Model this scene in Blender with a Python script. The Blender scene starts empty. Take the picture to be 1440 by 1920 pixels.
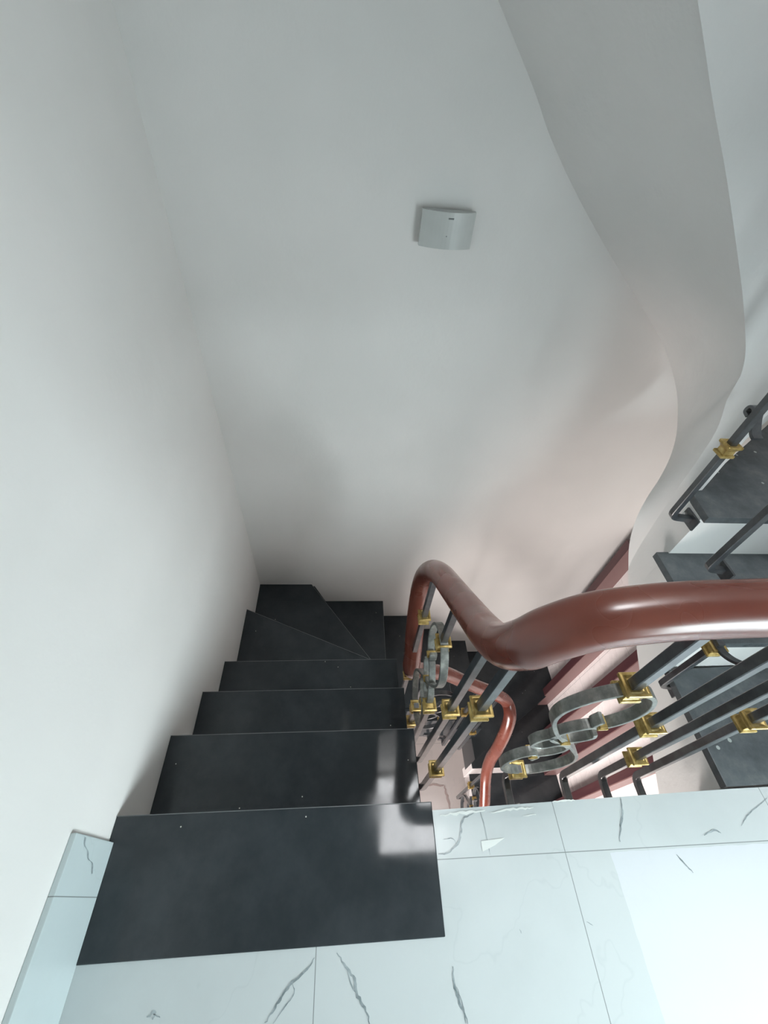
import bpy, bmesh, math, random
from mathutils import Vector, Matrix
random.seed(4)
SC = bpy.context.scene
COL = SC.collection
R_ = 0.204            # riser height

# ------------------------------------------------------------------ camera
F_PX = 786.81
ROT = Matrix(((0.9960116, -0.0161679, -0.0877467),
              (-0.0478005, 0.7337137, -0.6777752),
              (0.0753392, 0.6792663, 0.7300146)))
CAM = Vector((0.0, 0.0, 1.28566))
cd = bpy.data.cameras.new('camera'); cam = bpy.data.objects.new('camera', cd); COL.objects.link(cam)
cd.sensor_fit = 'HORIZONTAL'; cd.sensor_width = 36.0; cd.lens = F_PX / 1440 * 36.0
cd.clip_start = 0.02; cd.clip_end = 100
cam.matrix_world = Matrix.Translation(CAM) @ ROT.to_4x4()
SC.camera = cam

# ------------------------------------------------------------------ world, lights, exposure
SC.view_settings.view_transform = 'Standard'; SC.view_settings.look = 'None'
SC.view_settings.gamma = 1.0; SC.view_settings.use_curve_mapping = False
SC.view_settings.exposure = 0.07
w = bpy.data.worlds.new('world'); SC.world = w; w.use_nodes = True
w.node_tree.nodes['Background'].inputs[0].default_value = (0.75, 0.87, 1.0, 1)
w.node_tree.nodes['Background'].inputs[1].default_value = 1.0

def area(name, loc, target, sx, sy, power, col, spread=math.pi):
    ld = bpy.data.lights.new(name, 'AREA'); ld.shape = 'RECTANGLE'; ld.size = sx; ld.size_y = sy
    ld.energy = power; ld.color = col; ld.spread = spread
    o = bpy.data.objects.new(name, ld); COL.objects.link(o); o.location = loc
    o.rotation_euler = (Vector(target) - Vector(loc)).to_track_quat('-Z', 'Y').to_euler()
    return o
area('skylight_daylight', (0.75, 0.85, 6.02), (0.75, 0.85, 0), 1.34, 1.1, 112, (0.98, 0.985, 1.0))
area('window_daylight', (1.66, -1.1, 0.62), (-0.54, 0.75, -0.50), 1.0, 0.95, 25, (0.83, 0.965, 0.99), 1.8)
area('lower_floor_warm_fill', (-0.40, -0.9, -1.75), (1.69, 0.55, -1.65), 1.3, 1.3, 62, (1.0, 0.925, 0.895), 1.9)  # added warm fill lamp, source unseen, aimed to brighten the clad wall below

# ------------------------------------------------------------------ helpers
def at(px, py, axis, val):
    """point of the photo's pixel ray where coordinate `axis` equals val"""
    d = ROT @ Vector(((px - 720) / F_PX, -(py - 960) / F_PX, -1.0))
    return CAM + d * ((val - CAM[axis]) / d[axis])

def tag(o, label=None, cat=None, group=None, kind=None):
    if label: o['label'] = label
    if cat: o['category'] = cat
    if group: o['group'] = group
    if kind: o['kind'] = kind
    return o

def link(name, me, m, parent=None):
    o = bpy.data.objects.new(name, me); COL.objects.link(o)
    if m: me.materials.append(m)
    if parent: o.parent = parent; o.matrix_parent_inverse = parent.matrix_world.inverted()
    return o

def obj(name, bm, m, parent=None, smooth=False):
    bmesh.ops.recalc_face_normals(bm, faces=bm.faces[:])
    me = bpy.data.meshes.new(name); bm.to_mesh(me); bm.free()
    if smooth:
        for p in me.polygons: p.use_smooth = True
    return link(name, me, m, parent)

def empty(name, loc):
    o = bpy.data.objects.new(name, None); COL.objects.link(o); o.location = loc
    o.empty_display_size = 0.1
    bpy.context.view_layer.update()
    return o

def add_box(bm, x0, x1, y0, y1, z0, z1, bev=0):
    vs = [bm.verts.new((x, y, z)) for x in (x0, x1) for y in (y0, y1) for z in (z0, z1)]
    fs = [bm.faces.new([vs[i] for i in f]) for f in
          ((0, 1, 3, 2), (4, 6, 7, 5), (0, 4, 5, 1), (2, 3, 7, 6), (0, 2, 6, 4), (1, 5, 7, 3))]
    if bev:
        es = {e for f in fs for e in f.edges}
        bmesh.ops.bevel(bm, geom=list(es), offset=bev, segments=2, affect='EDGES', profile=0.6)
    return bm

def box(*a, bev=0): return add_box(bmesh.new(), *a, bev=bev)

def add_prism(bm, pts, z0, z1, bev=0):
    """pts: plan polygon; z0/z1 numbers or lists (one per point)"""
    n = len(pts)
    a = z0 if isinstance(z0, (list, tuple)) else [z0] * n
    b = z1 if isinstance(z1, (list, tuple)) else [z1] * n
    lo = [bm.verts.new((p[0], p[1], a[i])) for i, p in enumerate(pts)]
    hi = [bm.verts.new((p[0], p[1], b[i])) for i, p in enumerate(pts)]
    fs = [bm.faces.new(lo[::-1]), bm.faces.new(hi)]
    for i in range(n):
        fs.append(bm.faces.new([lo[i], lo[(i + 1) % n], hi[(i + 1) % n], hi[i]]))
    if bev:
        es = {e for f in fs for e in f.edges}
        bmesh.ops.bevel(bm, geom=list(es), offset=bev, segments=2, affect='EDGES', profile=0.6)
    return bm

def catmull(P, k=8):
    P = [Vector(p) for p in P]; out = []
    Q = [P[0] * 2 - P[1]] + P + [P[-1] * 2 - P[-2]]
    for i in range(1, len(Q) - 2):
        p0, p1, p2, p3 = Q[i - 1], Q[i], Q[i + 1], Q[i + 2]
        for j in range(k):
            t = j / k
            out.append(0.5 * ((2 * p1) + (p2 - p0) * t + (2 * p0 - 5 * p1 + 4 * p2 - p3) * t * t + (3 * p1 - p0 - 3 * p2 + p3) * t ** 3))
    out.append(P[-1]); return out

def add_sweep(bm, path, section, up=Vector((0, 0, 1)), fixed=None, scales=None):
    """sweep a closed 2-D section (a,b) along the path; b follows `fixed` when given"""
    n = len(path); rings = []; nrm = None
    for i, p in enumerate(path):
        t = (path[min(i + 1, n - 1)] - path[max(i - 1, 0)]).normalized()
        if fixed is not None:
            b = fixed; a = b.cross(t).normalized()
        else:
            if nrm is None:
                nrm = (up - t * up.dot(t))
                if nrm.length < 1e-3: nrm = Vector((1, 0, 0)) - t * t.x
                nrm.normalize()
            else:
                nrm = (nrm - t * nrm.dot(t)).normalized()
            b = nrm; a = b.cross(t).normalized()
        s = scales[i] if scales else 1
        rings.append([bm.verts.new(p + a * (u * s) + b * (v * s)) for u, v in section])
    m = len(section)
    for i in range(n - 1):
        for j in range(m):
            bm.faces.new([rings[i][j], rings[i][(j + 1) % m], rings[i + 1][(j + 1) % m], rings[i + 1][j]])
    bm.faces.new(rings[0][::-1]); bm.faces.new(rings[-1])
    return bm

def rect(a, b, c=0.0015):
    return [(a - c, -b), (a, -b + c), (a, b - c), (a - c, b), (-a + c, b), (-a, b - c), (-a, -b + c), (-a + c, -b)]
def ellipse(a, b, n=20):
    return [(a * math.cos(2 * math.pi * i / n), b * math.sin(2 * math.pi * i / n)) for i in range(n)]

# ------------------------------------------------------------------ materials
def new_mat(name, col, rough=0.5, metal=0.0, spec=0.5, coat=0.0):
    m = bpy.data.materials.new(name); m.use_nodes = True
    b = m.node_tree.nodes['Principled BSDF']
    b.inputs['Base Color'].default_value = (*col, 1); b.inputs['Roughness'].default_value = rough
    b.inputs['Metallic'].default_value = metal; b.inputs['Specular IOR Level'].default_value = spec
    b.inputs['Coat Weight'].default_value = coat
    return m, m.node_tree, b
def node(nt, t, **kw):
    n = nt.nodes.new(t)
    for k, v in kw.items():
        if k in n.inputs.keys() if hasattr(n.inputs, 'keys') else False: n.inputs[k].default_value = v
        else: setattr(n, k, v)
    return n
def noise(nt, scale, detail=4, rough=0.5, vec=None):
    n = nt.nodes.new('ShaderNodeTexNoise'); n.inputs['Scale'].default_value = scale
    n.inputs['Detail'].default_value = detail; n.inputs['Roughness'].default_value = rough
    if vec is not None: nt.links.new(vec, n.inputs['Vector'])
    return n
def pos(nt): return nt.nodes.new('ShaderNodeNewGeometry').outputs['Position']
def ramp(nt, fac, stops):
    r = nt.nodes.new('ShaderNodeValToRGB'); nt.links.new(fac, r.inputs[0])
    while len(r.color_ramp.elements) < len(stops): r.color_ramp.elements.new(0.5)
    r.color_ramp.interpolation = 'EASE' if len(stops) == 2 else 'B_SPLINE'
    if stops[0][0] == 0.0: r.color_ramp.interpolation = 'LINEAR'
    for e, (p, c) in zip(r.color_ramp.elements, stops):
        e.position = p; e.color = (*c, 1) if len(c) == 3 else c
    return r
def bump(nt, b, h, strength, dist):
    bp = nt.nodes.new('ShaderNodeBump'); bp.inputs['Strength'].default_value = strength
    bp.inputs['Distance'].default_value = dist
    nt.links.new(h, bp.inputs['Height']); nt.links.new(bp.outputs[0], b.inputs['Normal'])
def mth(nt, op, a, b=None, c=None):
    n = nt.nodes.new('ShaderNodeMath'); n.operation = op
    for i, v in enumerate((a, b, c)):
        if v is None: continue
        if isinstance(v, (int, float)): n.inputs[i].default_value = v
        else: nt.links.new(v, n.inputs[i])
    return n.outputs[0]

def make_plaster(name, c0, c1, bstr=0.25):
    m, nt, b = new_mat(name, c1, 0.55, spec=0.35)
    p = pos(nt)
    r = ramp(nt, noise(nt, 1.7, 3, 0.5, p).outputs[0], [(0.35, c0), (0.65, c1)])
    nt.links.new(r.outputs[0], b.inputs['Base Color'])
    n2 = noise(nt, 7, 5, 0.55, p); n3 = noise(nt, 1.9, 1, 0.4, p)
    bump(nt, b, mth(nt, 'ADD', n2.outputs[0], mth(nt, 'MULTIPLY', n3.outputs[0], 5.0)), bstr, 0.014)
    return m
PLASTER = make_plaster('white_plaster', (0.775, 0.765, 0.745), (0.82, 0.805, 0.785))
STRING_P = make_plaster('white_stair_plaster', (0.775, 0.775, 0.76), (0.835, 0.83, 0.815), 0.5)
PINKISH = make_plaster('lower_wall_plaster', (0.80, 0.76, 0.75), (0.84, 0.79, 0.78))

def make_tile(name, base, xs, ys, w, h, rough=0.16, pale=None, axes=(0, 1), vs=0.10):
    """marble tile with grout lines: xs/ys = one joint position, w/h tile size"""
    m, nt, b = new_mat(name, base, rough, spec=0.5)
    p = pos(nt); sp = nt.nodes.new('ShaderNodeSeparateXYZ'); nt.links.new(p, sp.inputs[0])
    X, Y = sp.outputs[axes[0]], sp.outputs[axes[1]]
    def joint(v, off, size):
        f = mth(nt, 'FRACT', mth(nt, 'DIVIDE', mth(nt, 'SUBTRACT', v, off), size))
        d = mth(nt, 'MINIMUM', f, mth(nt, 'SUBTRACT', 1.0, f))
        return mth(nt, 'LESS_THAN', mth(nt, 'MULTIPLY', d, size), 0.0009)
    g = mth(nt, 'MAXIMUM', joint(X, xs, w), joint(Y, ys, h))
    nz = noise(nt, 2.3, 6, 0.6, p)
    cloud = ramp(nt, nz.outputs[0], [(0.3, tuple(c * 0.93 for c in base)), (0.62, base)])
    # faint grey veins
    nv = noise(nt, 1.6, 5, 0.55, p)
    mx = nt.nodes.new('ShaderNodeMix'); mx.data_type = 'VECTOR'
    ab = mth(nt, 'ABSOLUTE', mth(nt, 'SUBTRACT', nv.outputs[0], 0.5))
    vein = ramp(nt, ab, [(0.0, (1, 1, 1)), (0.004, (0, 0, 0))])
    nt.nodes.remove(mx)
    m1 = nt.nodes.new('ShaderNodeMixRGB'); nt.links.new(mth(nt, 'MULTIPLY', vein.outputs[0], vs), m1.inputs[0])
    nt.links.new(cloud.outputs[0], m1.inputs[1]); m1.inputs[2].default_value = (0.30, 0.36, 0.38, 1)
    last = m1.outputs[0]
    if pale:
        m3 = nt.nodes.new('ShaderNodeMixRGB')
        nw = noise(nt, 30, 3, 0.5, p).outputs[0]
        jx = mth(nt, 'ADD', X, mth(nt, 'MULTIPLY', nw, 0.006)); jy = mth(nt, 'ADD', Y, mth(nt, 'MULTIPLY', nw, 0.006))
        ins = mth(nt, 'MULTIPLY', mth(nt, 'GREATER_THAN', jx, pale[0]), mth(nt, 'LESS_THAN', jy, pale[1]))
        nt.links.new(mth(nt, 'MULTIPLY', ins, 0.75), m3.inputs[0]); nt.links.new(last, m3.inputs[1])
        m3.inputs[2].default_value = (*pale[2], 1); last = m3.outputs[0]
    m2 = nt.nodes.new('ShaderNodeMixRGB'); nt.links.new(g, m2.inputs[0]); nt.links.new(last, m2.inputs[1])
    m2.inputs[2].default_value = (0.25, 0.28, 0.28, 1)
    nt.links.new(m2.outputs[0], b.inputs['Base Color'])
    rr = ramp(nt, noise(nt, 9, 4, 0.6, p).outputs[0], [(0.3, (rough * .7,) * 3), (0.7, (rough * 1.5,) * 3)])
    nt.links.new(rr.outputs[0], b.inputs['Roughness'])
    return m
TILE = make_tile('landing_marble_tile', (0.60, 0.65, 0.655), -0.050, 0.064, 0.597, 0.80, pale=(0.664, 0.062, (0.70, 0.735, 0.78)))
SKIRT = make_tile('skirting_marble_tile', (0.55, 0.63, 0.64), 0.0335, 0.9, 0.8, 2.0, axes=(1, 2))
TILE_LO = make_tile('lower_floor_tile', (0.78, 0.72, 0.70), 0.62, 0.46, 0.6, 0.6)
CLAD = make_tile('pale_wall_cladding_tile', (0.88, 0.83, 0.82), 0.3, -1.0, 0.8, 0.62, rough=0.25, axes=(1, 2), vs=0.0)

def make_granite():
    m, nt, b = new_mat('black_granite', (0.012, 0.013, 0.015), 0.07, spec=0.28)
    p = pos(nt)
    base = ramp(nt, noise(nt, 6, 6, 0.65, p).outputs[0], [(0.3, (0.026, 0.032, 0.036)), (0.75, (0.042, 0.050, 0.056))])
    vo = nt.nodes.new('ShaderNodeTexVoronoi'); vo.inputs['Scale'].default_value = 34; nt.links.new(p, vo.inputs['Vector'])
    dot = mth(nt, 'LESS_THAN', vo.outputs['Distance'], 0.055)
    sp = nt.nodes.new('ShaderNodeSeparateXYZ'); nt.links.new(vo.outputs['Color'], sp.inputs[0])
    dot = mth(nt, 'MULTIPLY', dot, mth(nt, 'GREATER_THAN', sp.outputs[0], 0.90))
    mx = nt.nodes.new('ShaderNodeMixRGB'); nt.links.new(dot, mx.inputs[0]); nt.links.new(base.outputs[0], mx.inputs[1])
    mx.inputs[2].default_value = (0.55, 0.56, 0.52, 1)
    nt.links.new(mx.outputs[0], b.inputs['Base Color'])
    rr = ramp(nt, noise(nt, 3.5, 6, 0.6, p).outputs[0], [(0.35, (0.05,) * 3), (0.7, (0.17,) * 3)])
    nt.links.new(rr.outputs[0], b.inputs['Roughness'])
    return m
GRANITE = make_granite()
def make_dusty():
    m, nt, b = new_mat('dusty_black_granite', (0.03, 0.035, 0.04), 0.16, spec=0.45)
    p = pos(nt)
    base = ramp(nt, noise(nt, 9, 7, 0.7, p).outputs[0], [(0.3, (0.055, 0.066, 0.074)), (0.6, (0.115, 0.130, 0.138)), (0.8, (0.20, 0.215, 0.215))])
    vo = nt.nodes.new('ShaderNodeTexVoronoi'); vo.inputs['Scale'].default_value = 22; nt.links.new(p, vo.inputs['Vector'])
    sp = nt.nodes.new('ShaderNodeSeparateXYZ'); nt.links.new(vo.outputs['Color'], sp.inputs[0])
    dot = mth(nt, 'MULTIPLY', mth(nt, 'LESS_THAN', vo.outputs['Distance'], 0.13), mth(nt, 'GREATER_THAN', sp.outputs[0], 0.80))
    mx = nt.nodes.new('ShaderNodeMixRGB'); nt.links.new(mth(nt, 'MULTIPLY', dot, 0.7), mx.inputs[0]); nt.links.new(base.outputs[0], mx.inputs[1])
    mx.inputs[2].default_value = (0.5, 0.55, 0.54, 1)
    nt.links.new(mx.outputs[0], b.inputs['Base Color'])
    return m
GRANITE_D = make_dusty()

def make_wood():
    m, nt, b = new_mat('varnished_red_brown_wood', (0.2, 0.06, 0.04), 0.26, coat=0.35)
    p = pos(nt)
    r = ramp(nt, noise(nt, 7, 2, 0.45, p).outputs[0], [(0.2, (0.105, 0.020, 0.011)), (0.5, (0.165, 0.043, 0.027)), (0.8, (0.22, 0.075, 0.052))])
    nt.links.new(r.outputs[0], b.inputs['Base Color'])
    rr = ramp(nt, noise(nt, 8, 2, 0.5, p).outputs[0], [(0.3, (0.2,) * 3), (0.7, (0.38,) * 3)])
    nt.links.new(rr.outputs[0], b.inputs['Roughness'])
    b.inputs['Coat Roughness'].default_value = 0.15
    return m
WOOD = make_wood()
def make_iron():
    m, nt, b = new_mat('dark_painted_iron', (0.03, 0.034, 0.04), 0.3, metal=0.0, spec=0.9, coat=0.4)
    p = pos(nt)
    r = ramp(nt, noise(nt, 25, 4, 0.6, p).outputs[0], [(0.35, (0.022, 0.026, 0.031)), (0.7, (0.065, 0.072, 0.078))])
    nt.links.new(r.outputs[0], b.inputs['Base Color']); b.inputs['Coat Roughness'].default_value = 0.12
    return m
IRON = make_iron()
def make_scroll():
    m, nt, b = new_mat('sheen_grey_iron', (0.14, 0.155, 0.15), 0.38, metal=0.35, spec=0.6)  # scroll iron lightened to stand for reflected light, with random speckle
    p = pos(nt)
    r = ramp(nt, noise(nt, 30, 5, 0.65, p).outputs[0], [(0.3, (0.10, 0.105, 0.10)), (0.55, (0.22, 0.225, 0.21)), (0.75, (0.46, 0.46, 0.42))])
    nt.links.new(r.outputs[0], b.inputs['Base Color'])
    return m
SCROLL = make_scroll()
def make_brass():
    m, nt, b = new_mat('brass_paint', (0.62, 0.47, 0.15), 0.3, metal=0.55)
    p = pos(nt)
    r = ramp(nt, noise(nt, 60, 4, 0.6, p).outputs[0], [(0.3, (0.26, 0.17, 0.05)), (0.55, (0.50, 0.35, 0.11)), (0.8, (0.72, 0.58, 0.28))])
    nt.links.new(r.outputs[0], b.inputs['Base Color'])
    return m
BRASS = make_brass()
def make_post():
    m, nt, b = new_mat('maroon_brown_timber', (0.20, 0.10, 0.095), 0.35, spec=0.5)
    p = pos(nt)
    mp = nt.nodes.new('ShaderNodeMapping'); mp.inputs['Scale'].default_value = (12, 12, 1.2); nt.links.new(p, mp.inputs[0])
    r = ramp(nt, noise(nt, 2, 4, 0.6, mp.outputs[0]).outputs[0], [(0.35, (0.060, 0.022, 0.026)), (0.7, (0.085, 0.034, 0.036))])
    nt.links.new(r.outputs[0], b.inputs['Base Color'])
    return m
POST = make_post()
POSTL, _nt, _b = new_mat('pinkish_brown_timber', (0.22, 0.125, 0.12), 0.4)
PLASTIC, _nt, _b = new_mat('white_plastic', (0.66, 0.69, 0.67), 0.35)
_r = ramp(_nt, noise(_nt, 12, 2, 0.5, pos(_nt)).outputs[0], [(0.3, (0.50, 0.52, 0.505)), (0.7, (0.55, 0.57, 0.555))]); _nt.links.new(_r.outputs[0], _b.inputs['Base Color'])
PRINT, _nt, _b = new_mat('grey_print', (0.16, 0.17, 0.17), 0.5)
STEEL, _nt, _b = new_mat('bright_steel', (0.6, 0.6, 0.6), 0.3, metal=0.9)
VEIN, _nt, _b = new_mat('grey_marble_vein', (0.36, 0.42, 0.44), 0.2)
_r = ramp(_nt, noise(_nt, 40, 4, 0.6, pos(_nt)).outputs[0], [(0.3, (0.17, 0.21, 0.22)), (0.75, (0.42, 0.48, 0.50))]); _nt.links.new(_r.outputs[0], _b.inputs['Base Color'])
SMEAR, _nt, _b = new_mat('dried_white_mortar', (0.82, 0.86, 0.83), 0.7)
VEINL, _nt, _b = new_mat('pinkish_marble_vein', (0.5, 0.40, 0.38), 0.2)
GLASS, _nt, _b = new_mat('window_glass', (1, 1, 1), 0.0); _b.inputs['Transmission Weight'].default_value = 1.0; _b.inputs['IOR'].default_value = 1.02
ALU, _nt, _b = new_mat('white_frame_paint', (0.75, 0.77, 0.78), 0.4)

def vein_mesh(lines, z, planar=True):
    bm = bmesh.new()
    for pts, wd in lines:
        P = [at(px, py, 2, z) if planar else Vector(px) for px, py in pts]
        P = catmull(P, 5); n = len(P)
        L = []; Rr = []
        for i, p in enumerate(P):
            t = (P[min(i + 1, n - 1)] - P[max(i - 1, 0)]).normalized(); s = Vector((-t.y, t.x, 0))
            k = wd * (0.25 + 0.9 * math.sin(math.pi * (i + 0.6) / (n + 0.6)) * random.uniform(0.5, 1.2))
            jj = s * random.uniform(-wd, wd) * 0.6
            L.append(bm.verts.new(p + s * k + jj)); Rr.append(bm.verts.new(p - s * k + jj))
        for i in range(n - 1): bm.faces.new([L[i], L[i + 1], Rr[i + 1], Rr[i]])
    return bm

# ------------------------------------------------------------------ main dimensions
XL, XR, XS, XW = -0.540, 0.228, 1.055, 1.690      # left wall, left flight edge, right flight edge, right wall
YE, YF = 0.165, 1.500                             # landing edge, far wall
ZL, ZU, ZR = -15 * R_, 2.95, 6.1                  # lower floor, upper slab, roof
YB = -2.6

# ------------------------------------------------------------------ the room
def struct(name, bm, m, parent=None, smooth=False):
    o = obj(name, bm, m, parent, smooth)
    if not parent: o['kind'] = 'structure'
    return o
LW = struct('wall_left', box(XL - 0.12, XL, YB - 0.12, YF + 0.12, ZL, ZR), PLASTER)
FW = struct('wall_far', box(XL, XW, YF, YF + 0.12, ZL, ZR), PLASTER)
bm = bmesh.new()
add_box(bm, XW, XW + 0.12, -0.50, YF + 0.12, ZL, ZR); add_box(bm, XW, XW + 0.12, YB - 0.12, -1.70, ZL, ZR)
add_box(bm, XW, XW + 0.12, -1.70, -0.50, ZL, 0.12); add_box(bm, XW, XW + 0.12, -1.70, -0.50, 1.16, ZR)
RW = struct('wall_right', bm, PLASTER)
struct('wall_back', box(XL, XW, YB - 0.12, YB, ZL, ZR), PLASTER)
wf = bmesh.new()
for a in ((-1.70, -1.66, 0.12, 1.16), (-0.54, -0.50, 0.12, 1.16), (-1.66, -0.54, 0.12, 0.16), (-1.66, -0.54, 1.12, 1.16), (-1.12, -1.08, 0.16, 1.12)):
    add_box(wf, XW + 0.04, XW + 0.09, a[0], a[1], a[2], a[3])
W1 = struct('window_1', wf, ALU)
obj('glass_pane', box(XW + 0.062, XW + 0.068, -1.66, -0.54, 0.16, 1.12), GLASS, W1)
# landing slab, floor below, storey above, roof with its skylight
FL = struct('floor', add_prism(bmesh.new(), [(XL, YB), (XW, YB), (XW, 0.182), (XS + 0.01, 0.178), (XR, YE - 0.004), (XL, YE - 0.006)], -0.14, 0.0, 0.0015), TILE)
struct('floor', box(XL - 0.12, XW + 0.12, YB - 0.12, YF + 0.12, ZL - 0.1, ZL), TILE_LO)
bm = bmesh.new(); add_box(bm, XL, XW, YB, 0.26, ZU - 0.12, ZU + 0.1); add_box(bm, XL, XR + 0.06, 0.26, 0.55, ZU - 0.12, ZU + 0.1)
struct('ceiling', bm, PLASTER)
bm = bmesh.new()
add_box(bm, XL - 0.12, 0.05, YB - 0.12, YF + 0.12, ZR, ZR + 0.12); add_box(bm, 1.45, XW + 0.12, YB - 0.12, YF + 0.12, ZR, ZR + 0.12)
add_box(bm, 0.05, 1.45, YB - 0.12, 0.25, ZR, ZR + 0.12); add_box(bm, 0.05, 1.45, 1.42, YF + 0.12, ZR, ZR + 0.12)
struct('ceiling', bm, PLASTER)
SKY = struct('window_2', add_box(add_box(add_box(add_box(bmesh.new(), 0.05, 0.09, 0.25, 1.42, ZR + 0.02, ZR + 0.08), 1.41, 1.45, 0.25, 1.42, ZR + 0.02, ZR + 0.08), 0.09, 1.41, 0.25, 0.29, ZR + 0.02, ZR + 0.08), 0.09, 1.41, 1.38, 1.42, ZR + 0.02, ZR + 0.08), ALU)
obj('glass_pane', box(0.09, 1.41, 0.29, 1.38, ZR + 0.045, ZR + 0.055), GLASS, SKY)
FLO = bpy.data.objects['floor.001']
lines = [([(778, 1470), (800, 1471), (832, 1473)], 0.009), ([(833, 1473), (838, 1492), (844, 1518)], 0.009)]
obj('floor_joint', vein_mesh(lines, ZL + 0.002), VEINL, FLO)
struct('baseboard_left', box(XL, XL + 0.012, YB, 0.128, 0.0, 0.190, bev=0.002), SKIRT)

# marble veins of the landing tiles (inlaid pattern)
lines = [([(590, 1796), (576, 1818), (548, 1843), (528, 1868), (513, 1893), (497, 1919)], 0.0022),
         ([(548, 1843), (552, 1862), (536, 1885), (512, 1919)], 0.001),
         ([(632, 1786), (648, 1812), (664, 1836), (668, 1862), (684, 1890), (694, 1919)], 0.0024),
         ([(650, 1815), (660, 1850), (668, 1862)], 0.001),
         ([(849, 1812), (852, 1845), (862, 1880), (878, 1919)], 0.0022),
         ([(856, 1850), (868, 1885), (873, 1919)], 0.001),
         ([(1163, 1497), (1168, 1525), (1164, 1548), (1162, 1578)], 0.0022),
         ([(900, 1520), (908, 1548), (914, 1578), (919, 1603)], 0.0009),
         ([(890, 1524), (868, 1536), (864, 1560), (858, 1583), (840, 1598), (822, 1601)], 0.0022),
         ([(830, 1574), (848, 1572), (856, 1583)], 0.0009),
         ([(1268, 1602), (1282, 1618), (1300, 1636)], 0.0016),
         ([(1320, 1566), (1340, 1557), (1352, 1562)], 0.0018), ([(1390, 1548), (1405, 1525), (1438, 1497)], 0.001),
         ([(275, 1908), (290, 1898), (286, 1912)], 0.0022), ([(288, 1902), (300, 1908)], 0.001),
         ([(974, 1742), (978, 1750)], 0.001), ([(1100, 1728), (1112, 1736)], 0.0008)]
obj('marble_vein', vein_mesh(lines, 0.0006), VEIN, FL)
# paint / mortar smears along the landing edge
bm = bmesh.new(); bm.faces.new([bm.verts.new(at(px, py, 2, 0.0008)) for px, py in ((902, 1577), (946, 1571), (928, 1585), (905, 1597))])
obj('paint_spot', bm, SMEAR, FL)
lines = [([(825, 1530), (850, 1526), (880, 1523), (910, 1520)], 0.0028), ([(920, 1524), (950, 1518), (980, 1516), (1000, 1514)], 0.0024),
         ([(1035, 1503), (1060, 1501), (1078, 1500)], 0.0018), ([(980, 1530), (1005, 1527)], 0.001)]
obj('mortar_smear', vein_mesh(lines, 0.0008), SMEAR, FL)
# vein on the skirting
bm = bmesh.new()
P = catmull([Vector((XL + 0.0128, y, z)) for y, z in ((0.124, 0.150), (0.112, 0.142), (0.104, 0.12), (0.092, 0.105), (0.086, 0.08), (0.07, 0.066))], 5)
for i in range(len(P) - 1):
    k = 0.003
    bm.faces.new([bm.verts.new(P[i] + Vector((0, 0, k))), bm.verts.new(P[i + 1] + Vector((0, 0, k))), bm.verts.new(P[i + 1] - Vector((0, 0, k))), bm.verts.new(P[i] - Vector((0, 0, k)))])
obj('marble_vein', bm, VEIN, bpy.data.objects['baseboard_left'])

# ------------------------------------------------------------------ descending staircase
ST = empty('staircase', (0, 0.9, ZL))
tag(ST, 'black granite stairs winding down between the white walls to the floor below', 'stairs')
y1, y2, y3 = 0.411, 0.618, 0.825
PV = (0.250, 0.862)            # pivot of the upper winders
PV2 = (0.985, 0.735)           # pivot of the lower winders
TH = 0.022
treads = [
    (0, [(XL + 0.003, -0.068), (XR, -0.066), (XR, 0.179), (XL, 0.179)], 0.004),
    (1, [(XL, YE), (0.233, YE), (0.231, y1), (XL, y1)], 0),
    (2, [(XL, y1 - 0.03), (0.238, y1 - 0.03), (0.238, y2), (XL, y2)], 0),
    (3, [(XL, y2 - 0.03), (0.243, y2 - 0.03), (0.243, y3), (XL, y3)], 0),
    (4, [(XL, y3 - 0.03), (PV[0], y3 - 0.03), PV, (XL, 1.207)], 0),
    (5, [(XL, 1.17), (PV[0], PV[1] - 0.03), PV, (-0.217, YF), (XL, YF)], 0),
    (6, [(-0.25, YF), (PV[0] - 0.02, PV[1] - 0.02), (PV[0] + 0.005, PV[1]), (PV[0] + 0.005, YF)], 0),
    (7, [(0.23, 0.862), (0.490, 0.862), (0.490, YF), (0.23, YF)], 0),
    (8, [(0.46, 0.862), (0.735, 0.862), (0.735, YF), (0.46, YF)], 0),
    (9, [(0.705, 0.862), (0.965, 0.862), (0.965, YF), (0.705, YF)], 0),
    (10, [(0.935, 0.70), PV2, (XW, 1.180), (XW, YF), (0.935, YF)], 0),
    (11, [(0.965, 0.688), (XW, 0.688), (XW, 1.22), (0.965, 0.745)], 0),
    (12, [(0.985, 0.46), (XW, 0.46), (XW, 0.72), (0.985, 0.72)], 0),
    (13, [(0.985, 0.24), (XW, 0.24), (XW, 0.49), (0.985, 0.49)], 0),
    (14, [(0.985, 0.02), (XW, 0.02), (XW, 0.27), (0.985, 0.27)], 0)]
body = bmesh.new(); body2 = bmesh.new(); body3 = bmesh.new()
for k, poly, dz in treads:
    zt = -k * R_ + dz
    bm = add_prism(bmesh.new(), poly, zt - TH, zt, 0.0025)
    t = obj('tread', bm, GRANITE, ST)
    if k == 0: t['label'] = 'top black granite slab set flush in the landing'
    if k == 0: continue
    cx = sum(p[0] for p in poly) / len(poly); cy = sum(p[1] for p in poly) / len(poly)
    ins = [(p[0] if (p[0] <= XL or p[0] >= XW) else p[0] - 0.018 * (1 if p[0] > cx else -1) * (0 if k in (10, 11) else 1),
            p[1] if p[1] >= YF else p[1] - 0.018 * (1 if p[1] > cy else -1) * (0 if 4 <= k <= 11 else 1)) for p in poly]
    lo = zt - TH - (0.30 if k < 12 else 0.22)
    add_prism(body if k < 4 else body2 if k < 11 else body3, ins, max(lo, ZL), zt - TH)
obj('stair_body', body, PINKISH, ST)
obj('winder_body', body2, GRANITE, ST)
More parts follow.
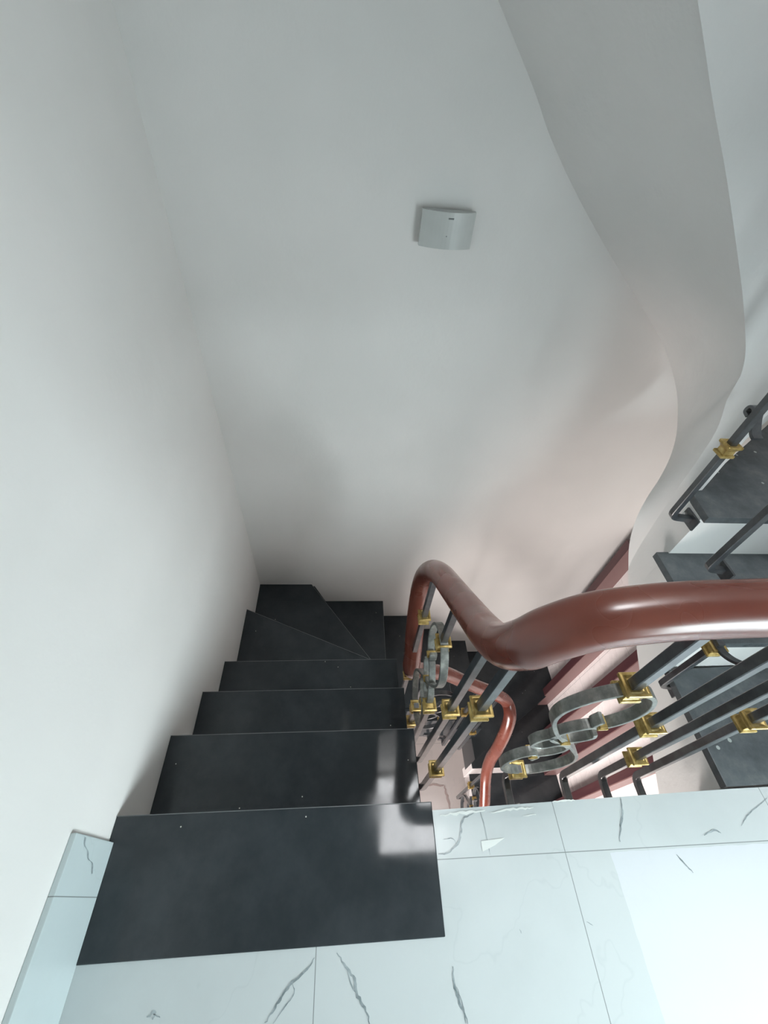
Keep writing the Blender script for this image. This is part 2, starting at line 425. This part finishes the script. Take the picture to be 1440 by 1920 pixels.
obj('lower_stair_body', body3, PINKISH, ST)
NOSE, _nt, _b = new_mat('granite_edge_glint', (0.13, 0.14, 0.145), 0.35)  # pale strips painted as the glint on the treads' polished front chamfers
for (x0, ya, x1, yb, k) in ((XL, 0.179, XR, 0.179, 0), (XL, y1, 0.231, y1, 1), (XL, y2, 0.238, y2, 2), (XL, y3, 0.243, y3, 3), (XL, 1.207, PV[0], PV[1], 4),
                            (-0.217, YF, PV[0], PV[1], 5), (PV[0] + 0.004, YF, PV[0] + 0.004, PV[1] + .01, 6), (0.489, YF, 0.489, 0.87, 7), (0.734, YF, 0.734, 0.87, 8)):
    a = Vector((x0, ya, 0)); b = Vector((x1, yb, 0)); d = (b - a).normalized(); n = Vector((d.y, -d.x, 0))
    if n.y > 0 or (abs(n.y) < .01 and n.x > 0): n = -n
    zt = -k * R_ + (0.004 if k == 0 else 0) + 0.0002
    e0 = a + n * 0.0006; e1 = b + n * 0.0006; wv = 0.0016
    obj('nosing_glint', add_prism(bmesh.new(), [(e0.x, e0.y), (e1.x, e1.y), (e1.x + n.x * wv, e1.y + n.y * wv), (e0.x + n.x * wv, e0.y + n.y * wv)], zt - 0.0004, zt + 0.0003), NOSE, ST)
# dark cladding on the well side of the middle run
bm = bmesh.new()
for (x0, x1, k) in ((0.23, 0.49, 7), (0.49, 0.735, 8), (0.735, 0.965, 9)):
    add_box(bm, x0, x1, 0.846, 0.860, {7: -1.93, 8: -1.98, 9: -2.07}[k], -k * R_ - 0.001)
obj('side_panel', bm, GRANITE, ST)
obj('riser', box(XL, XR - 0.01, 0.140, 0.158, -0.60, -0.141), PINKISH, ST)

# ------------------------------------------------------------------ ascending staircase
UP = empty('staircase', (XS, 0.2, 0))
tag(UP, 'dusty granite stairs with thick white plastered string climbing on the right', 'stairs')
for k, poly in ((0, [(XS - 0.004, 0.183), (XW, 0.19), (XW, 0.53), (XS, 0.508)]),
                (1, [(XS + 0.004, 0.500), (XW, 0.500), (XW, 0.845), (XS + 0.010, 0.835)]),
                (2, [(1.105, 0.812), (XW, 0.812), (XW, 1.335), (1.205, 0.985), (1.125, 0.945), (1.112, 0.90)]),
                ):
    z = k * R_
    t = obj('tread', add_prism(bmesh.new(), poly, z - 0.024, z + 0.002, 0.0015), GRANITE_D, UP)
# stepped body of the straight run (soffit slopes under it)
bm = bmesh.new()
XB = 1.108
def xs(y): return 1.058 + 0.075 * (y - 0.184)
def zb(y): return -0.32 + (y - 0.215) * 0.39 if y < 0.63 else -0.158 + (y - 0.63) * 0.49
add_prism(bm, [(xs(.184), 0.184), (XW, 0.184), (XW, 0.52), (xs(.52), 0.52)], [zb(0.184), zb(0.184), zb(0.52), zb(0.52)], -0.024)
add_prism(bm, [(xs(.52), 0.52), (XW, 0.52), (XW, 0.829), (xs(.829), 0.829)], [zb(0.52), zb(0.52), zb(0.83), zb(0.83)], R_ - 0.024)
add_prism(bm, [(XB + 0.0501, 0.83), (XW, 0.83), (XW, 1.33), (1.20, 0.975), (XB + 0.0501, 0.95)], [0.0, 0.0, 0.3, 0.36, 0.30], 2 * R_ - 0.024)
add_prism(bm, [(1.18, 0.960), (XW, 1.325), (XW, YF), (1.47, YF)], 0.565, 1.50)
obj('stair_body', bm, STRING_P, UP)
# string face: plan path from the straight run round the well corner and back along the far wall
ARC = 0.10; YC = 0.91; YP = YC + ARC
def arcp(a): return Vector((XB - ARC + ARC * math.cos(a), YC + ARC * math.sin(a)))
path = [Vector((XB, 0.83)), Vector((XB, YC))] + [arcp(math.radians(90 * i / 24)) for i in range(1, 25)] + [Vector((XB - ARC - 1.6, YP))]
def hit(px, py):
    """where a photo ray crosses the string's plan path"""
    d = at(px, py, 1, 1.0) - CAM
    for a, b in zip(path[:-1], path[1:]):
        e = b - a; den = d.x * e.y - d.y * e.x
        if abs(den) > 1e-9:
            t = (a.x * e.y - a.y * e.x) / den; u = (a.x * d.y - a.y * d.x) / den
            if -1e-6 <= u <= 1 + 1e-6 and t > 0: return Vector((a.x + u * e.x, a.y + u * e.y, CAM.z + t * d.z))
    raise ValueError((px, py))
def ap(deg, z): q = arcp(math.radians(deg)); return Vector((q.x, q.y, z))
inner = [Vector((XB, 0.83, zb(0.83))), Vector((XB, 0.87, -0.035)), Vector((XB, YC, 0.0)), ap(12, 0.08), ap(22, 0.24), ap(30, 0.42), ap(37, 0.60)] + \
        [hit(*q) for q in ((1366, 742), (1386, 712), (1396, 680), (1399, 655), (1399, 630), (1397, 595), (1394, 555), (1390, 520), (1378, 430), (1362, 320), (1340, 200), (1325, 100), (1310, 0))]
e1 = inner[-1] - inner[-4]
inner += [inner[-1] + e1 * k for k in (0.7, 1.5, 2.5)]
outer = [Vector((XB, 0.83, zb(0.83))), Vector((XB, 0.87, -0.035)), Vector((XB, 0.912, 0.0)), at(1180, 1020, 1, 0.955), at(1192, 975, 1, 0.985), at(1212, 935, 1, 1.02), at(1236, 898, 1, 1.07),
         at(1256, 858, 1, 1.14), at(1268, 815, 1, 1.23), at(1271, 765, 1, 1.33), at(1268, 730, 1, 1.40), at(1260, 695, 1, 1.46)] + \
        [at(px, py, 1, YF) for px, py in ((1245, 650), (1228, 618), (1212, 590), (1180, 538), (1130, 454), (1075, 352), (1030, 252), (1000, 165))]
e2 = (outer[-1] - outer[-3])
outer += [outer[-1] + e2 * k for k in (0.8, 1.6, 2.6)]
ci, co = catmull(inner, 5), catmull(outer, 5)
bm = bmesh.new(); rows = []
for a, b in zip(ci, co):
    a = a + Vector((0, 0, 0.0)); b = Vector((b.x, min(b.y, YF), b.z))
    rows.append([bm.verts.new(a.lerp(b, t / 8) + Vector((0, 0, 0.02 * math.sin(math.pi * t / 8) * min(1, (b - a).length)))) for t in range(9)])
for r0, r1 in zip(rows[3:-1], rows[4:]):
    for j in range(8): bm.faces.new([r0[j], r1[j], r1[j + 1], r0[j + 1]])
bmesh.ops.remove_doubles(bm, verts=bm.verts[:], dist=0.0004)
sof = obj('soffit', bm, STRING_P, UP, smooth=True)
# vertical face of the string above that edge
bm = bmesh.new(); rings = []
def ztop(p):
    if p.y < 0.90: return 2 * R_ - 0.024
    return max(2 * R_ - 0.024, p.z + 0.42)
plan = [Vector((XB, 0.83)), Vector((XB, 0.85)), Vector((XB, 0.87)), Vector((XB, 0.89)), Vector((XB, YC))] + [arcp(math.radians(90 * i / 30)) for i in range(1, 31)] + \
       [Vector((XB - ARC - 0.03 * i, YP)) for i in range(1, 34)]
def plan_s(p):
    if p.y <= YC and p.x > XB - 1e-4: return p.y - YC
    if p.x < XB - ARC: return ARC * math.pi / 2 + (XB - ARC - p.x)
    return ARC * math.atan2(p.y - YC, p.x - (XB - ARC))
tab = sorted((plan_s(p), p.z) for p in ci)
def zbot(sv):
    if sv <= tab[0][0]: return tab[0][1]
    for (s0, z0), (s1, z1) in zip(tab[:-1], tab[1:]):
        if s0 <= sv <= s1: return z0 + (z1 - z0) * (sv - s0) / max(s1 - s0, 1e-6)
    return tab[-1][1] + (sv - tab[-1][0]) * 1.0
for i, p in enumerate(plan):
    t = (plan[min(i + 1, len(plan) - 1)] - plan[max(i - 1, 0)]).normalized(); n = Vector((t.y, -t.x)) * 0.05
    zq = zbot(plan_s(p)) - 0.002
    zt = (2 * R_ - 0.024) if i < 8 else max(zq + 0.5, 1.62)
    rings.append([bm.verts.new((p.x, p.y, zq)), bm.verts.new((p.x, p.y, zt)), bm.verts.new((p.x + n.x, p.y + n.y, zt)), bm.verts.new((p.x + n.x, p.y + n.y, min(zq + 0.08, zt - 0.01)))])
for a, b in zip(rings[:-1], rings[1:]):
    for j in range(4): bm.faces.new([a[j], b[j], b[(j + 1) % 4], a[(j + 1) % 4]])
bm.faces.new(rings[0]); bm.faces.new(rings[-1][::-1])
o = obj('string', bm, STRING_P, UP, smooth=True)
o.data.set_sharp_from_angle(angle=math.radians(55))
# run above the left flight, up to the next storey
zc = 1.75
bm = bmesh.new()
add_prism(bm, [(XL, 1.0), (0.0, 1.0), (0.0, YF), (XL, YF)], [zc + 0.3, zc + 0.2, zc, zc + 0.1], zc + 0.5)
add_prism(bm, [(XL, 0.25), (XR + 0.06, 0.25), (XR + 0.06, 1.05), (XL, 1.05)], [ZU - 0.18, ZU - 0.18, zc + 0.25, zc + 0.25], [ZU, ZU, zc + 0.55, zc + 0.55])
obj('upper_flight', bm, PLASTER, UP)

# ------------------------------------------------------------------ balustrades
UPV = Vector((0, 0, 1))
def collar_bm(c, h=0.025, turn=0.0):
    """moulded square collar threaded on a bar at c"""
    bm = bmesh.new()
    prof = [(-0.019, 0.010), (-0.0185, 0.0175), (-0.012, 0.0175), (-0.010, 0.0135), (0.0, 0.013), (0.005, 0.0155), (0.009, 0.0195), (0.015, 0.0195), (0.0155, 0.015), (0.013, 0.0105)]
    rings = []
    for z, r in prof:
        rings.append([bm.verts.new((c[0] + sx * r * 1.1, c[1] + sy * r * 1.1, c[2] + z * 1.15)) for sx, sy in ((-1, -1), (1, -1), (1, 1), (-1, 1))])
    for a, b in zip(rings[:-1], rings[1:]):
        for j in range(4): bm.faces.new([a[j], a[(j + 1) % 4], b[(j + 1) % 4], b[j]])
    bm.faces.new(rings[0][::-1]); bm.faces.new(rings[-1])
    bmesh.ops.bevel(bm, geom=bm.edges[:], offset=0.0008, segments=1, affect='EDGES')
    return bm
BW = 0.0095
def bend(P, rad=0.025, k=5):
    """round the corners of a polyline"""
    P = [Vector(p) for p in P]; out = [P[0]]
    for i in range(1, len(P) - 1):
        a = (P[i - 1] - P[i]); b = (P[i + 1] - P[i]); r = min(rad, a.length * .45, b.length * .45)
        p0 = P[i] + a.normalized() * r; p2 = P[i] + b.normalized() * r
        for j in range(k + 1):
            t = j / k; out.append(p0 * (1 - t) ** 2 + P[i] * 2 * t * (1 - t) + p2 * t * t)
    out.append(P[-1]); return out
def baluster(parent, top, foot, hook, collars=(), plate=True, mat=None):
    """square iron bar from the rail down to `foot`, hooked by `hook` to the string; brass collars at given heights"""
    top, foot, hook = Vector(top), Vector(foot), Vector(hook)
    end = foot + hook
    ax = Vector((0, 1, 0)) if abs(hook.x) > abs(hook.y) else Vector((1, 0, 0))
    bm = bmesh.new()
    add_sweep(bm, bend([top, foot, end]), rect(BW, BW), fixed=ax)
    b = obj('baluster', bm, mat or IRON, parent)
    for z in collars:
        t = (z - foot.z) / (top.z - foot.z); c = foot.lerp(top, t)
        obj('collar', collar_bm(c), BRASS, b)
    if plate:
        d = hook.normalized(); e = end
        pb = bmesh.new()
        if abs(d.x) > abs(d.y): add_box(pb, min(e.x, e.x - d.x * .007), max(e.x, e.x - d.x * .007), e.y - .032, e.y + .032, e.z - .022, e.z + .022, bev=.0015)
        else: add_box(pb, e.x - .032, e.x + .032, min(e.y, e.y - d.y * .007), max(e.y, e.y - d.y * .007), e.z - .022, e.z + .022, bev=.0015)
        pl = obj('bracket', pb, IRON, b)
        side = ax * 0.021
        sb = bmesh.new()
        bmesh.ops.create_cone(sb, cap_ends=True, segments=12, radius1=0.0075, radius2=0.006, depth=0.008,
                              matrix=Matrix.Translation(e - d * 0.011 + side) @ (-d).to_track_quat('Z', 'Y').to_matrix().to_4x4())
        obj('bolt', sb, STEEL, b)
    return b

BIG = [(0, .305), (-.022, .302), (-.058, .275), (-.086, .225), (-.083, .165), (-.048, .085), (0, .01), (.045, -.055), (.088, -.13), (.100, -.20), (.072, -.262), (.022, -.298),
       (-.035, -.285), (-.074, -.235), (-.082, -.165), (-.062, -.112), (-.035, -.098), (-.018, -.118), (-.024, -.145)]
MIRR = [(0, .305), (.03, .300), (.062, .275), (.082, .225), (.080, .170), (.060, .130), (.036, .112), (.018, .125), (.024, .152)]
INN = [(.036, .118), (-.002, .105), (-.036, .070), (-.040, .035), (-.01, .005), (.03, .012), (.056, .035), (.050, .062)]
INN2 = [(-.035, -.112), (.004, -.10), (.03, -.07), (.028, -.04), (.0, -.015), (-.04, -.035), (-.068, -.012), (-.062, .028), (-.030, .048), (.0, .02)]
def scroll(parent, c, hdir, name='scroll', mat=None, flip=1, small=False):
    """figure-of-eight scroll panel centred at c, lying in the plane of hdir and the vertical"""
    c = Vector(c); h = Vector(hdir); nrm = h.cross(UPV)
    s = None
    for i, L in enumerate((BIG, MIRR, INN, INN2)):
        P = catmull([c + h * (u * flip) + UPV * v for u, v in L], 6)
        k = len(P); sc = [1.0] * k
        bm = add_sweep(bmesh.new(), P, rect(0.0045, 0.0115 if i < 2 else 0.0105, .001), fixed=nrm)
        o = obj('scroll' if s is None else 'inner_curl', bm, mat or SCROLL, parent if s is None else s)
        if s is None: s = o
    for u, v in ((.036, .120), (-.035, -.106), (0, .012)):
        q = c + h * (u * flip) + UPV * v
        bm = bmesh.new()
        e = 0.008; wv = 0.0135
        R3 = Matrix((h, nrm, UPV)).transposed().to_4x4()
        for (a, bb, zz) in ((e, wv, 0.008), (e + .003, wv + .002, 0.003)):
            before = set(bm.verts)
            add_box(bm, -a, a, -bb, bb, -zz * 1.2, zz * 1.2, bev=.001)
            bmesh.ops.transform(bm, matrix=Matrix.Translation(q) @ R3, verts=[x for x in bm.verts if x not in before])
        obj('clasp', bm, BRASS, s)
    return s

def rail_path(P, k=10): return catmull(P, k)
RS = [(0.037 * math.cos(a) * 1.0, 0.037 * math.sin(a) * (1.0 if math.sin(a) > 0 else 0.86)) for a in [2 * math.pi * i / 28 for i in range(28)]]
def handrail(parent, P, k=10):
    bm = add_sweep(bmesh.new(), rail_path(P, k), RS)
    return obj('handrail', bm, WOOD, parent, smooth=True)

BL = empty('balustrade', (0.28, 0.25, 0))
tag(BL, 'red-brown wooden handrail on iron bars round the stairwell edge and down the black stairs', 'railing')
XD = 0.28
rp = [Vector((1.06, 0.62, 1.36)), Vector((1.03, 0.40, 1.12)), Vector((0.98, 0.285, 0.96)), Vector((0.88, 0.25, 0.885)), Vector((0.72, 0.25, 0.862)), at(1440, 1138, 1, .25), at(1300, 1143, 1, .25), at(1200, 1151, 1, .25), at(1110, 1164, 1, .25), at(1035, 1186, 1, .252),
      at(985, 1206, 1, .262), at(945, 1208, 0, .258), at(915, 1185, 0, .268), at(880, 1142, 0, .277), at(850, 1103, 0, .28), at(828, 1076, 0, .28), at(812, 1070, 0, .28),
      at(798, 1080, 0, .28), at(789, 1105, 0, .28), at(783, 1140, 0, .28), at(778, 1180, 0, .28), at(774, 1225, 0, .28), Vector((.285, .715, -.46)), Vector((.33, .76, -.58)), at(835, 1262, 1, .80), at(870, 1277, 1, .80), at(900, 1289, 1, .80), at(928, 1300, 1, .795),
      at(950, 1315, 0, .925), at(957, 1340, 0, .94), at(950, 1368, 0, .938), at(935, 1400, 0, .932), at(920, 1425, 0, .93), at(912, 1455, 0, .93), at(909, 1510, 0, .93), Vector((.93, .28, -2.2)), Vector((.93, .02, -2.42))]
handrail(BL, rp)
iron_bar = bmesh.new()
add_sweep(iron_bar, [p + Vector((0, 0, -0.036)) for p in catmull(rp[3:10], 8)], rect(0.013, 0.004), fixed=None)
obj('rail_strip', iron_bar, SCROLL, BL)
def hookto(y): return (0, y, 0)
# along the landing edge
scroll(BL, (0.497, 0.25, 0.262), (1, 0, 0))
baluster(BL, at(1315, 1188, 1, .25), (0.497, 0.25, 0.555), (0, -0.001, 0), (0.576,), plate=False)
baluster(BL, (0.490, 0.25, -0.03), (0.474, 0.25, -0.115), (0, -0.083, 0), (-0.045,))
baluster(BL, (0.657, 0.25, 0.85), (0.664, 0.25, -0.150), (0, -0.081, 0), (0.350,))
baluster(BL, (0.764, 0.25, 0.86), (0.795, 0.25, -0.166), (0, -0.079, 0), (0.055,))
baluster(BL, (0.848, 0.25, 0.88), (0.929, 0.25, -0.205), (0, -0.077, 0), (0.361,))
# down the left flight
baluster(BL, (XD, 0.279, 0.70), (XD, 0.283, -0.44), (-0.055, 0, 0), (0.391, -0.159))
baluster(BL, (XD, 0.355, 0.56), (XD, 0.372, -0.46), (-0.055, 0, 0), (0.130,))
baluster(BL, (XD, 0.534, 0.385), (XD, 0.534, 0.14), (-0.001, 0, 0), (0.162,), plate=False)
scroll(BL, (XD, 0.540, -0.128), (0, 1, 0), flip=1)
baluster(BL, (XD, 0.546, -0.40), (XD, 0.546, -0.66), (-0.050, 0, 0), (-0.418, -0.60))
baluster(BL, (XD, 0.738, 0.175), (XD, 0.725, -0.90), (-0.045, 0.05, 0), (-0.057, -0.553))
baluster(BL, (XD, 0.462, -0.14), (XD, 0.462, -0.62), (-0.050, 0, 0), (-0.150,))
# middle run
for x, zs in ((0.40, (-1.25,)), (0.60, (-1.45,)), (0.72, (-1.33,)), (0.86, (-1.72,))):
    zt = -0.73 - (x - 0.493) * 0.87
    baluster(BL, (x, 0.80, zt - .02), (x, 0.80, zt - 1.12), (0, 0.045, 0), zs)
scroll(BL, (0.52, 0.80, -1.30), (1, 0, 0), mat=IRON)
# last run, below the landing
for y, zt in ((0.58, -1.80), (0.30, -2.18)):
    baluster(BL, (0.93, y, zt), (0.93, y, zt - 0.95), (0.05, 0, 0), (zt - 0.45,))
scroll(BL, (0.93, 0.46, -2.33), (0, 1, 0), mat=IRON)
baluster(BL, (0.93, 0.46, -2.0), (0.93, 0.46, -2.06), (0.001, 0, 0), (), plate=False, mat=IRON)
baluster(BL, (0.93, 0.46, -2.60), (0.93, 0.46, -2.95), (0.05, 0, 0), ())

BU = empty('balustrade', (1.03, 0.45, 0))
tag(BU, 'dark iron bars with brass collars bolted to the white string of the rising stairs', 'railing')
XU = 1.03
def up_bar(top, foot, collars=(), **k):
    a, b = at(*top, 0, XU), at(*foot, 0, XU)
    d = (a - b).normalized(); a2 = b + d * 1.0
    return baluster(BU, a2, b, (xs(b.y) - XU, 0, -0.012), collars, **k)
a = at(1366, 842, 0, XU)
up_bar((1440, 752), (1257, 968), (a.z,))
up_bar((1440, 960), (1325, 1065), ())
b0 = at(1238, 1284, 0, XU); c0 = at(1338, 1213, 0, XU)
baluster(BU, c0 + Vector((0, 0, .03)), b0, (xs(b0.y) - XU, 0, -0.012), (c0.z,))
scroll(BU, c0 + Vector((0, 0.0, 0.315)), (0, -1, 0), mat=IRON)
# bracket and small curl on the string at the bend
q = at(1416, 784, 0, 1.075)
P = catmull([q + Vector((0, a_ * .62, b_ * .62)) for a_, b_ in ((-.075, -.055), (-.05, -.045), (-.01, -.005), (.015, .03), (.04, .03), (.045, .005), (.02, -.005))], 6)
obj('curl', add_sweep(bmesh.new(), P, rect(.0045, .0145, .001), fixed=Vector((1, 0, 0))), IRON, BU)

# ------------------------------------------------------------------ posts against the clad wall below
ys = [1.385, 1.128, 0.886, 0.664, 0.435]
names = ['maroon timber post nearest the far corner of the lower wall', 'second maroon timber post from the far corner of the lower wall',
         'middle one of the five maroon timber posts on the lower wall', 'fourth maroon timber post from the far corner of the lower wall',
         'maroon timber post on the lower wall closest to the landing edge']
for i, y in enumerate(ys):
    k = 10 if y > 1.18 else (11 if y > 0.70 else (12 if y > .46 else 13))
    o = obj('wall_post', box(XW - 0.105, XW - 0.006, y, y + 0.050, -k * R_ + 0.001, -0.455, bev=0.002), POST)
    obj('side_strip', box(XW - 0.1045, XW - 0.006, y - 0.005, y, -k * R_ + 0.001, -0.456), POSTL, o)
    tag(o, names[i], 'post', 'maroon posts on the lower wall')
CLW = struct('trim_1', box(XW - 0.006, XW, 0.0, YF, ZL, -0.45), CLAD)

# ------------------------------------------------------------------ wall box
q0, q1 = at(783, 392, 1, YF), at(880, 457, 1, YF)
bxc = (at(835, 425, 1, YF)); bx, bz = bxc.x, bxc.z
BX = empty('wall_box', (bx, YF, bz))
tag(BX, 'small white plastic box with a bowed cover mounted high on the plain far wall', 'box')
hw, hh = 0.080, 0.047
obj('backplate', box(bx - hw + .004, bx + hw - .006, YF - 0.022, YF, bz - hh + .004, bz + hh - .004, bev=.002), PLASTIC, BX)
bm = bmesh.new(); N = 14
sec = []
for i in range(N + 1):
    u = -1 + 2 * i / N; sec.append((bx + hw * u, YF - 0.032 - 0.022 * (1 - u * u)))
fr = []
for z in (bz - hh, bz + hh):
    fr.append([[bm.verts.new((x, y, z)) for x, y in sec], [bm.verts.new((x, YF - 0.014, z)) for x, y in sec]])
for i in range(N):
    bm.faces.new([fr[0][0][i], fr[0][0][i + 1], fr[1][0][i + 1], fr[1][0][i]])
    for f in fr: bm.faces.new([f[0][i], f[1][i], f[1][i + 1], f[0][i + 1]])
    bm.faces.new([fr[0][1][i], fr[1][1][i], fr[1][1][i + 1], fr[0][1][i + 1]])
for i in (0, N): bm.faces.new([fr[0][0][i], fr[1][0][i], fr[1][1][i], fr[0][1][i]])
bmesh.ops.bevel(bm, geom=[e for e in bm.edges if e.calc_face_angle(0) > 0.8], offset=0.0035, segments=3, affect='EDGES')
obj('cover', bm, PLASTIC, BX, smooth=False)
bm = add_box(bmesh.new(), bx - 0.004, bx + 0.012, YF - 0.0546, YF - 0.0532, bz + 0.030, bz + 0.034)
obj('printed_mark', bm, PRINT, BX)
obj('indicator_dot', box(bx - 0.004, bx - 0.001, YF - 0.0546, YF - 0.0532, bz - 0.014, bz - 0.011), PRINT, BX)
